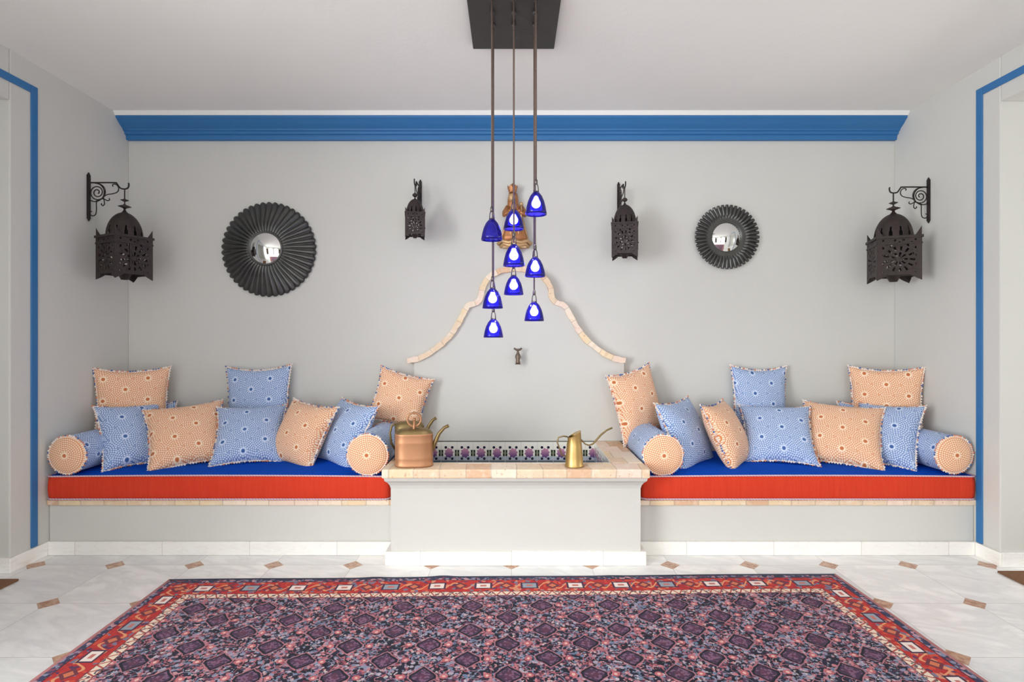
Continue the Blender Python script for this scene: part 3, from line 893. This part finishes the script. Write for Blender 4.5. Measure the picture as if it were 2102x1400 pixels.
t = thing('watering_can', 'small slender brass watering can with long thin spout on the right of the fountain rim', 'watering can', (0.318, 2.790, 0.4962), 'metal watering cans on the fountain rim')
bm = B()
rg = lathe(bm, [(0, 0), (.047, 0), (.049, .004), (.047, .009), (.045, .014), (.044, .05), (.038, .11), (.033, .150), (.034, .153)], 32)
for v in rg[-1] + rg[-2]:
    v.co.z += (v.co.x + .0) * 0.55 + 0.008
lathe(bm, [(.030, .148), (.041, .05), (0, .046)], 32)
obj('can_body', bm, BRASS, t)
bm = B()
tube(bm, [(-.033, 0, .148), (-.055, 0, .152), (-.080, 0, .145), (-.086, 0, .12), (-.075, 0, .09), (-.062, 0, .055), (-.044, 0, .05)], .0036, 8)
obj('handle', bm, OLDBRASS, t)
bm = B()
tube(bm, [(.034, 0, .135), (.055, 0, .112), (.075, 0, .105), (.094, 0, .112), (.112, 0, .132), (.135, 0, .158), (.165, 0, .182), (.193, 0, .194)], [.0035, .0035, .004, .0045, .005, .0048, .0045, .0045], 8)
obj('spout', bm, OLDBRASS, t)
bm = B()
half = [(.034, k) for k in range(17)]
ring0 = [bm.verts.new((.0335 * math.cos(a), .0335 * math.sin(a), .153 + .0335 * math.cos(a) * .55 + .0085)) for a in [-PI / 2 + PI * k / 16 for k in range(17)]]
bm.faces.new(ring0); obj('half_cover', bm, BRASS, t, solid=.002)

# ------------------------------------------------------------------ brackets and lanterns
def spiral(c, r0, r1, a0, turns, n=48):
    return [(c[0] + (r0 + (r1 - r0) * k / n) * math.cos(a0 + turns * 2 * PI * k / n), c[1] + (r0 + (r1 - r0) * k / n) * math.sin(a0 + turns * 2 * PI * k / n)) for k in range(n + 1)]
def bracket(loc, rotz, s, arm, label):
    """local: wall at x=0, arm along +X, z up, origin at the arm height"""
    t = thing('wall_bracket', label, 'bracket', loc, 'scrolled iron lantern brackets')
    t.rotation_euler = (0, 0, rotz); t.scale = (s, s, s)
    bm = B(); box(bm, 0.0, .012, -.009, .009, -.205, .045)
    tube(bm, [(.006, 0, .045), (.006, 0, .058)], [.008, .003], 8); tube(bm, [(.006, 0, -.205), (.006, 0, -.218)], [.008, .003], 8)
    obj('wall_plate', bm, IRON, t, bevel=.002)
    def smooth(q):
        q = [Vector((x, 0, z)) for x, z in q]; out = []
        for i in range(len(q) - 1):
            p0, p1, p2, p3 = q[max(i - 1, 0)], q[i], q[i + 1], q[min(i + 2, len(q) - 1)]
            for k in range(5):
                u = k / 5
                out.append(0.5 * ((2 * p1) + (p2 - p0) * u + (2 * p0 - 5 * p1 + 4 * p2 - p3) * u * u + (3 * p1 - p0 - 3 * p2 + p3) * u ** 3))
        return out + [q[-1]]
    L = arm / s; P = smooth
    bm = B(); tube(bm, P([(.01, 0), (L - .06, 0), (L - .045, -.004), (L - .035, -.018), (L - .022, -.032), (L, -.036), (L + .018, -.030), (L + .024, -.014), (L + .022, -.002)]), .0042, 8)
    obj('arm', bm, IRON, t)
    bm = B(); c = (.055, -.055)
    tube(bm, P(spiral(c, .050, .008, PI * .5, -2.4)), .0032, 6)
    tube(bm, P(spiral((.042, -.055), .052, .052, PI * .5, -.62, 20)), .003, 6)
    obj('scroll', bm, IRON, t)
    bm = B()
    tube(bm, P([(.085, -.085), (.11, -.068), (.14, -.063), (.165, -.055), (.176, -.038), (.170, -.018), (.155, -.008), (.142, -.012), (.144, -.022)]), .003, 6)
    tube(bm, P([(.045, -.106), (.075, -.092), (.095, -.094), (.112, -.102), (.124, -.098), (.122, -.088)]), .003, 6)
    tube(bm, P([(.090, -.07), (.092, -.095), (.096, -.118), (.088, -.130), (.078, -.124), (.08, -.117)]), .003, 6)
    tube(bm, P([(.060, -.100), (.050, -.112), (.050, -.150), (.046, -.178), (.032, -.188), (.018, -.184), (.014, -.168), (.024, -.162)]), .003, 6)
    obj('scroll', bm, IRON, t)
    return t

def pierced(u, v):
    """1 where the sheet metal is cut away; u,v in 0..1 over the panel"""
    if u < .12 or u > .88 or v < .10 or v > .94: return False
    x, y = u - .5, v - .42
    r = math.hypot(x, y * 1.05); a = math.atan2(y, x)
    if r < .06: return False
    if r < .19: return math.cos(a * 9) > .35 - r
    if .24 < r < .36: return math.cos(a * 13 + .6) > .45
    g = math.sin(u * 34) * math.sin(v * 30 + math.sin(u * 9) * 2)
    return g > .55 and r > .38
def lantern(loc, rot, w, hb, label, neck, dome_h, balls=2):
    """loc: hook point; w: side of the box; hb: box height"""
    t = thing('lantern', label, 'lantern', loc, 'pierced metal lanterns hanging from brackets')
    t.rotation_euler = (0, 0, math.radians(rot))
    k = w / .24; hw = w / 2
    zt = -neck - dome_h            # top of box
    zb = zt - hb
    bm = B()
    tube(bm, [(0, 0, .004), (0, 0, -neck - .006)], .0038 * k ** .5, 8)
    if balls == 2:
        lathe(bm, [(.003 * k, -.012 * k), (.026 * k, .0), (.010 * k, .006 * k), (.003 * k, .012 * k)], 18, c=(0, 0, -.46 * neck))
        lathe(bm, [(.003 * k, -.020 * k), (.014 * k, -.010 * k), (.040 * k, .0), (.014 * k, .010 * k), (.003 * k, .018 * k)], 18, c=(0, 0, -.74 * neck))
    else:
        lathe(bm, [(.004, -.013), (.012, -.008), (.017, .0), (.012, .008), (.004, .013)], 18, c=(0, 0, -.70 * neck))
    lathe(bm, [(.022 * k, -.004), (.010 * k, .010 * k), (.004 * k, .026 * k)], 14, c=(0, 0, -neck))
    obj('finial', bm, LANTERN, t)
    # dome with pierced windows
    bm = B(); n = 144; prof = []
    for i in range(41):
        a = PI / 2 * i / 40
        prof.append((hw * .90 * math.cos(a) ** .85 if i < 40 else .006, dome_h * (math.sin(a) * .93 + .07 * (i / 40) ** 3)))
    rings = lathe(bm, prof, n, c=(0, 0, zt))
    dead = []
    for f in bm.faces:
        c = f.calc_center_median(); h = (c.z - zt) / dome_h; a = (math.atan2(c.y, c.x) / (2 * PI) * 12 + .25) % 1
        if .08 < h < .46 - 2.2 * abs(a - .5) ** 1.5 * 2 and .30 < a < .70: dead.append(f)
    bmesh.ops.delete(bm, geom=dead, context='FACES')
    obj('dome', bm, LANTERN, t, solid=.003, fixn=True)
    # four pierced panels with scalloped foot
    for q in range(4):
        bm = B(); NU, NV = 84, 90; M = Matrix.Rotation(q * PI / 2, 4, 'Z'); vs = {}
        def V(i, j):
            if (i, j) not in vs:
                u, v = i / NU, j / NV; x = -hw + w * u
                e = abs(2 * u - 1)
                foot = -.14 * hb * max(0, (e - .55) / .45) ** .8
                horn = 0.0
                z = zb + (hb * v) + foot * (1 - v) ** 6
                vs[(i, j)] = bm.verts.new(M @ Vector((x, -hw + .004 * k * math.sin(PI * u), z)))
            return vs[(i, j)]
        for i in range(NU):
            for j in range(NV):
                if pierced((i + .5) / NU, (j + .5) / NV): continue
                bm.faces.new((V(i, j), V(i + 1, j), V(i + 1, j + 1), V(i, j + 1)))
        obj('panel', bm, LANTERN, t, solid=.0025, fixn=False)
    bm = B()
    e = .010 * k
    for z0, z1, o in ((zt - .006 * k, zt + .010 * k, .008 * k), (zt - .045 * hb / .24, zt - .034 * hb / .24, .004 * k)):
        oo = hw + o
        for (xa, xb, ya, yb) in ((-oo, oo, -oo, -hw + .001), (-oo, oo, hw - .001, oo), (-oo, -hw + .001, -hw, hw), (hw - .001, oo, -hw, hw)): box(bm, xa, xb, ya, yb, z0, z1)
    box(bm, -hw, hw, -hw, hw, zt - .002, zt + .003)
    obj('frame', bm, LANTERN, t)
    for sx in (-1, 1):
        for sy in (-1, 1):
            bm = B(); x, y = sx * hw, sy * hw
            a = [bm.verts.new(p) for p in ((x, y, zt), (x - sx * .04 * k, y, zt), (x, y - sy * .04 * k, zt), (x, y, zt + .065 * k))]
            for tri in ((0, 1, 3), (0, 3, 2), (1, 2, 3), (0, 2, 1)): bm.faces.new([a[i] for i in tri])
            obj('corner_horn', bm, LANTERN, t)
    bm = B(); lathe(bm, [(.0, -.012 * k), (.022 * k, -.012 * k), (.038 * k, .022 * k), (.055 * k, .03 * k), (0, .032 * k)], 16, c=(0, 0, zb - .02 * k))
    for zz in (zb + .005 * k,):
        box(bm, -hw + .002, hw - .002, -.012 * k, .012 * k, zz, zz + .006 * k)
    obj('candle_cup', bm, LANTERN, t)
    bm = B(); blob(bm, (hw + .006 * k, -hw * .2, (zt + zb) / 2 - .02), .008 * k, 1); box(bm, hw, hw + .006 * k, -hw * .25, -hw * .15, zb + .04 * k, zt - .05 * k)
    obj('door_latch', bm, LANTERN, t)
    return t

# big left lantern on left wall
def bl(loc, rotz, s, arm, lb, hook_drop=.036):
    bracket(loc, rotz, s, arm, lb)
    d = Vector((math.cos(rotz), math.sin(rotz), 0))
    return Vector(loc) + d * arm + Vector((0, 0, -hook_drop * s - .004))
zarm = lambda v, Y: H - (v - V0) * Y / F
hk = bl((-WX, 3.183, zarm(375, 3.183)), 0, 1.02, .214, 'black scrolled iron bracket on the left side wall')
lantern(hk, -28, .200, .212, 'large dark pierced lantern hanging by the left side wall', .132, .150)
hk = bl((WX, 3.228, zarm(384, 3.228)), PI, .97, .212, 'black scrolled iron bracket on the right side wall')
lantern(hk, -20, .216, .215, 'large dark pierced lantern hanging by the right side wall', .118, .155)
hk = bl((-0.583, YB, zarm(387, YB)), -PI / 2, .95, .20, 'black iron bracket on the back wall above the fountain, holding the smallest lantern')
lantern(hk, 10, .114, .128, 'smallest dark pierced lantern, hanging left of the blue pendant lamps', .080, .092, 1)
hk = bl((0.684, YB, zarm(392, YB)), -PI / 2, .95, .20, 'black iron bracket on the back wall right of the blue pendant lamps')
lantern(hk, -12, .150, .178, 'medium dark pierced lantern hanging right of the blue pendant lamps', .098, .125, 1)

# ------------------------------------------------------------------ mirrors
def mirror(loc, R, r_in, r_gl, petals, kind, label):
    t = thing('round_mirror', label, 'mirror', loc, 'round convex mirrors on the back wall')
    bm = B(); n = petals * 8; NR = 14; rings = []
    for j in range(NR + 1):
        f = j / NR; row = []
        for k in range(n):
            a = 2 * PI * k / n; c = abs(math.cos(a * petals / 2))
            if kind == 'dish':
                rr = (R - .012 * (1 - c) * f) ; r = r_in + (rr - r_in) * f
                y = -(.062 * (1 - f) ** .8 + .006) - .013 * c ** .8 * min(1, f * 4) * (1 - .35 * f)
            else:
                rr = R - .013 * (1 - round(c)) * max(0, f * 2 - 1); r = r_in + (rr - r_in) * f
                g = max(0.0, min(1, (f - .28) * 8))
                y = -.022 - .012 * c * g + .014 * max(0, f - .7)
            row.append(bm.verts.new((r * math.sin(a), y, r * math.cos(a))))
        rings.append(row)
    for a, b in zip(rings, rings[1:]):
        for k in range(n):
            fc = bm.faces.new((a[k], a[(k + 1) % n], b[(k + 1) % n], b[k])); fc.smooth = True
    obj('fluted_frame' if kind == 'dish' else 'ribbed_frame', bm, DARKTIN, t, solid=.003)
    bm = B(); base = -.066 if kind == 'dish' else -.02
    prof = []
    for j in range(13):
        x = r_gl * j / 12
        prof.append((x, base - .030 * (1 - (j / 12) ** 2)))
    nn = 48; rows = [[bm.verts.new((0, prof[0][1], 0))]]
    for x, y in prof[1:]: rows.append([bm.verts.new((x * math.sin(2 * PI * k / nn), y, x * math.cos(2 * PI * k / nn))) for k in range(nn)])
    for a, b in zip(rows, rows[1:]):
        for k in range(nn):
            vs = (a[0], b[k], b[(k + 1) % nn]) if len(a) == 1 else (a[k], b[k], b[(k + 1) % nn], a[(k + 1) % nn])
            fc = bm.faces.new(vs); fc.smooth = True
    o = obj('convex_glass', bm, MIRROR, t)
    bm = B(); tube(bm, [((r_gl + .004) * math.sin(2 * PI * k / 48), base, (r_gl + .004) * math.cos(2 * PI * k / 48)) for k in range(49)], .007 if kind == 'dish' else .004, 8, False)
    obj('inner_ring', bm, DARKTIN, t)
    bm = B(); rg = [[bm.verts.new((r * math.sin(2 * PI * k / 32), y, r * math.cos(2 * PI * k / 32))) for k in range(32)] for r, y in ((r_in + .004, base + .004), (r_in * .9, -.001))]
    for k in range(32): bm.faces.new((rg[0][k], rg[0][(k + 1) % 32], rg[1][(k + 1) % 32], rg[1][k]))
    bm.faces.new(rg[0]); bm.faces.new(list(reversed(rg[1])))
    obj('backing', bm, DARKTIN, t)
    return t
p = PX(554, 513, YB); mirror((p.x, YB - .0005, p.z), .303, .103, .100, 46, 'dish', 'large round convex mirror in a wide fluted black tin frame on the left')
p = PX(1489, 488, YB); mirror((p.x, YB - .0005, p.z), .205, .094, .092, 44, 'rib', 'small round convex mirror in a ribbed toothed black tin frame on the right')

# ------------------------------------------------------------------ gilded figurine on the wall
p = PX(1056, 450, YB)
t = thing('wall_figurine', 'gilded crowned wall figurine behind the blue pendant lamps', 'wall ornament', (p.x, YB, p.z))
k = YB / F
def q(u, v, y): return ((u - 1056) * k, -y, (450 - v) * k)
bm = B(); rg = lathe(bm, [(.0, -.155), (.085, -.150), (.082, -.12), (.064, -.06), (.05, -.005), (.048, .04), (.040, .07), (.022, .088), (0, .09)], 40, 1, .42, (0, -.042, 0))
for row in rg:
    for i, v in enumerate(row):
        if len(row) > 1: 
            f = 1 + .07 * math.sin(i * 2 * PI / 40 * 10) * (1 if v.co.z < 0 else .3); v.co.x *= f
obj('robe', bm, GILT, t)
bm = B(); blob(bm, q(1051, 410, .055), .026, 3, (.82, .9, 1.12))
blob(bm, q(1050.6, 411, .079), .004, 2, (.8, 1.1, 1.7)); lathe(bm, [(.012, -.03), (.011, .0)], 16, c=q(1052, 425, .05))
for du in (-2.6, 2.6): blob(bm, q(1050.8 + du, 408.5, .075), .003, 2, (1.4, .8, .7))
blob(bm, q(1050.6, 416, .076), .0042, 2, (1.4, .8, .6))
obj('head', bm, GILT2, t)
bm = B(); lathe(bm, [(.036, -.085), (.036, -.06), (.033, -.02), (.026, .012), (0, .022)], 24, 1, .7, q(1053, 404, .032))
obj('hair', bm, GILT, t)
bm = B(); n = 24; c = q(1052, 400, .046); rows = []
for j, (r, z) in enumerate(((.020, 0), (.024, .012), (.031, .030), (.028, .034))):
    rows.append([bm.verts.new((c[0] + r * math.cos(2 * PI * i / n), c[1] + r * .8 * math.sin(2 * PI * i / n), c[2] + z + (.012 * (1 if i % 4 < 2 else 0) if j >= 2 else 0))) for i in range(n)])
for a, b in zip(rows, rows[1:]):
    for i in range(n): bm.faces.new((a[i], a[(i + 1) % n], b[(i + 1) % n], b[i]))
lathe(bm, [(.018, .0), (.020, .028), (.010, .046), (.004, .050), (.006, .056), (0, .06)], 16, c=c)
obj('crown', bm, GILT, t, solid=.003)
for sgn in (-1, 1):
    bm = B(); tube(bm, [(sgn * .040, -.045, .066), (sgn * .062, -.055, .03), (sgn * .066, -.075, .01), (sgn * .035, -.092, .028)], [.018, .016, .013, .009], 10)
    blob(bm, (sgn * .030, -.095, .032), .011, 2)
    obj('arm', bm, GILT, t)
bm = B(); tube(bm, [q(1068, 470, .09), q(1070, 440, .08), q(1070, 424, .07)], .005, 8); blob(bm, q(1070, 424, .07), .012, 2); obj('sceptre', bm, GILT2, t)
bm = B(); 
for j in range(7):
    a = -1 + 2 * j / 6
    tube(bm, [(a * .055, -.068 + abs(a) * .02, -.02), (a * .070, -.075 + abs(a) * .03, -.09), (a * .082, -.078 + abs(a) * .035, -.15)], [.004, .008, .009], 8)
obj('robe_folds', bm, GILT2, t)
bm = B()
for i, (z, w) in enumerate(((-.158, .105), (-.176, .088))):
    tube(bm, [(-w, -.035, z - .008), (-w * .75, -.06, z + .010), (-w * .35, -.075, z - .004), (0, -.08, z + .006), (w * .35, -.075, z - .004), (w * .75, -.06, z + .010), (w, -.035, z - .008)], .012, 10)
box(bm, -.075, .075, -.055, 0, -.19, -.155); lathe(bm, [(0, -.04), (.02, -.03), (.045, 0), (0, .002)], 20, 1, .7, (0, -.04, -.19))
obj('base_cloud', bm, GILT2, t)

# ------------------------------------------------------------------ pendant light
PC = Vector((0.010, 2.335))
zpl = zc(2.335) - .026
t = thing('pendant_light', 'chandelier of nine blue glass lamps on cords under a dark ceiling plate', 'chandelier', (PC.x, PC.y, zc(2.335)))
PLo = (-PC.x, -PC.y, -zc(2.335))
bm = B(); prism_x(bm, [(2.03, zc(2.03) - .026), (2.64, zc(2.64) - .026), (2.64, zc(2.64) - .0005), (2.03, zc(2.03) - .0005)], PC.x - .194, PC.x + .194)
obj('ceiling_plate', bm, PLATE, t, PLo, bevel=.003)
YR3 = (2.242, 2.335, 2.430)
# (x, row, photo row of glass top, photo row of glass bottom, lit)
LAMPS = [(-.080, 0, 450, 493, False), (-.080, 1, 592, 633, True), (-.080, 2, 655, 693, True),
         (.0095, 1, 431, 471, True), (.0095, 0, 502, 546, True), (.0095, 2, 566, 605, True),
         (.100, 0, 394, 441, True), (.100, 1, 528, 568, True), (.100, 2, 620, 659, True)]
for x, row, v0, v1, lit in LAMPS:
    Y = YR3[row]; zt = H - (v0 - V0) * Y / F; zb = H - (v1 - V0) * Y / F
    zp = zc(Y) - .026
    bm = B(); tube(bm, [(x, Y, zp), (x, Y, zp * .5 + zt * .5), (x, Y, zt + .03)], .0034, 8)
    obj('cord', bm, CORD, t, PLo)
    bm = B(); lathe(bm, [(0, 0), (.011, 0), (.011, .012), (.006, .018), (0, .018)], 16, c=(x, Y, zp - .018))
    obj('cord_grip', bm, PLATE, t, PLo)
    hh = zt - zb
    prof = [(.044, 0), (.0425, hh * .14), (.039, hh * .36), (.033, hh * .6), (.024, hh * .82), (.014, hh * .96), (.008, hh)]
    inn = [(r - .0025, z - (.001 if i else 0)) for i, (r, z) in enumerate(prof)]
    bm = B(); lathe(bm, list(reversed(inn)) + prof, 40, c=(x, Y, zb))
    sh = obj('lamp_shade', bm, GLASS, t, PLo)
    if not lit: sh['label'] = 'unlit blue glass shade'
    bm = B()
    for sx in (-1, 1): tube(bm, [(x + sx * .0012, Y, zt + .042), (x + sx * .008, Y, zt + .022), (x + sx * .010, Y, zt - .004)], .0022, 6)
    lathe(bm, [(.003, .0), (.007, .006), (.006, .018), (.003, .024)], 12, c=(x, Y, zt + .030))
    lathe(bm, [(0, -.016), (.009, -.016), (.010, .0), (.006, .004), (0, .004)], 14, c=(x, Y, zt))
    obj('lamp_holder', bm, HOLDER, sh)
    bm = B(); lathe(bm, [(0, -.033)] + [(.0185 * math.sin(a), -.0145 - .0185 * math.cos(a)) for a in [PI * q / 14 for q in range(1, 11)]] + [(.010, .006), (.008, .016), (0, .016)], 28, c=(x, Y, zt - .012 - hh * .42 + .018))
    b = obj('bulb', bm, BULB_ON if lit else BULB_OFF, sh)
    b['label'] = 'glowing white bulb' if lit else 'unlit bulb'

# ------------------------------------------------------------------ rug
bm = B(); uvl = bm.loops.layers.uv.new('UVMap'); NX, NY = 90, 60; g = []
for j in range(NY + 1):
    r = []
    for i in range(NX + 1):
        x = -RUG_W / 2 + RUG_W * i / NX; y = -RUG_L / 2 + RUG_L * j / NY
        z = .007 + .0012 * math.sin(x * 5.3 + y * 2) + .001 * math.sin(y * 7 + x)
        ed = RUG_L / 2 - y
        yy = y
        for xc, a in ((-.62, .008), (-.30, .012), (.5, .004)): yy += a * math.exp(-((x - xc) / .05) ** 2) * max(0, 1 - ed / .15)
        r.append((bm.verts.new((x, yy, z)), (x, y)))
    g.append(r)
for j in range(NY):
    for i in range(NX):
        c4 = (g[j][i], g[j][i + 1], g[j + 1][i + 1], g[j + 1][i])
        f = bm.faces.new([c[0] for c in c4]); f.smooth = True
        for l, c in zip(f.loops, c4): l[uvl].uv = c[1]
ang = math.radians(1.15)
tl = Vector((-1.605, 2.580))
ctr = tl - Matrix.Rotation(ang, 2) @ Vector((-RUG_W / 2, RUG_L / 2))
rug = obj('rug', bm, RUG, None, (ctr.x, ctr.y, 0.0), solid=.010)
rug.rotation_euler = (0, 0, ang); rug.modifiers['solid'].offset = -0.6
tag(rug, 'large red and navy patterned woollen rug lying on the marble floor', 'rug')

# ------------------------------------------------------------------ light
w = bpy.data.worlds.new('World'); S.world = w; w.use_nodes = True
bg = w.node_tree.nodes['Background']; bg.inputs[0].default_value = (0.93, 0.96, 1.0, 1); bg.inputs[1].default_value = 1.45
def area(name, loc, direction, sx, sy, power, col=(1, 1, 1)):
    l = bpy.data.lights.new(name, 'AREA'); l.shape = 'RECTANGLE'; l.size = sx; l.size_y = sy; l.energy = power; l.color = col
    o = bpy.data.objects.new(name, l); COL.objects.link(o); o.location = loc
    o.rotation_euler = Vector(direction).to_track_quat('-Z', 'Z').to_euler(); return o
area('arch_daylight', (-0.94, YR - .6, 1.6), (0.12, 1, -.08), 1.7, 2.2, 12, (0.975, 1.0, 0.975))
area('arch_daylight', (0.94, YR - .6, 1.6), (-0.05, 1, -.08), 1.7, 2.2, 12, (0.975, 1.0, 0.975))
area('left_opening_daylight', (-4.9, -2.5, 1.7), (1, .55, -.10), 3.4, 2.2, 205, (0.97, 1.0, 0.985))
area('left_doorway_daylight', (-WX - 2.3, 2.1, 1.45), (1, 0, -.12), 0.8, 2.0, 6, (0.97, 0.985, 1.0))
area('right_doorway_daylight', (WX + 2.3, 2.1, 1.45), (-1, 0, -.12), 0.8, 2.0, 22, (0.97, 0.985, 1.0))

# ------------------------------------------------------------------ camera
cam = bpy.data.cameras.new('Camera'); co = bpy.data.objects.new('Camera', cam); COL.objects.link(co)
co.location = (0, 0, H); co.rotation_euler = (PI / 2, 0, 0)
cam.sensor_fit = 'HORIZONTAL'; cam.sensor_width = 36; cam.lens = 36 * F / 2102
cam.shift_x = (1051 - U0) / 2102; cam.shift_y = -(700 - V0) / 2102
cam.clip_start = 0.05
S.camera = co
S.view_settings.view_transform = 'Standard'; S.view_settings.look = 'None'
S.view_settings.gamma = 1; S.view_settings.use_curve_mapping = False
S.view_settings.exposure = 0.78
S.cycles.use_denoising = True
S.cycles.use_adaptive_sampling = True; S.cycles.adaptive_threshold = 0.035
S.cycles.max_bounces = 10; S.cycles.diffuse_bounces = 7; S.cycles.transparent_max_bounces = 16
S.cycles.sample_clamp_indirect = 6.0
S.cycles.caustics_reflective = False; S.cycles.caustics_refractive = False
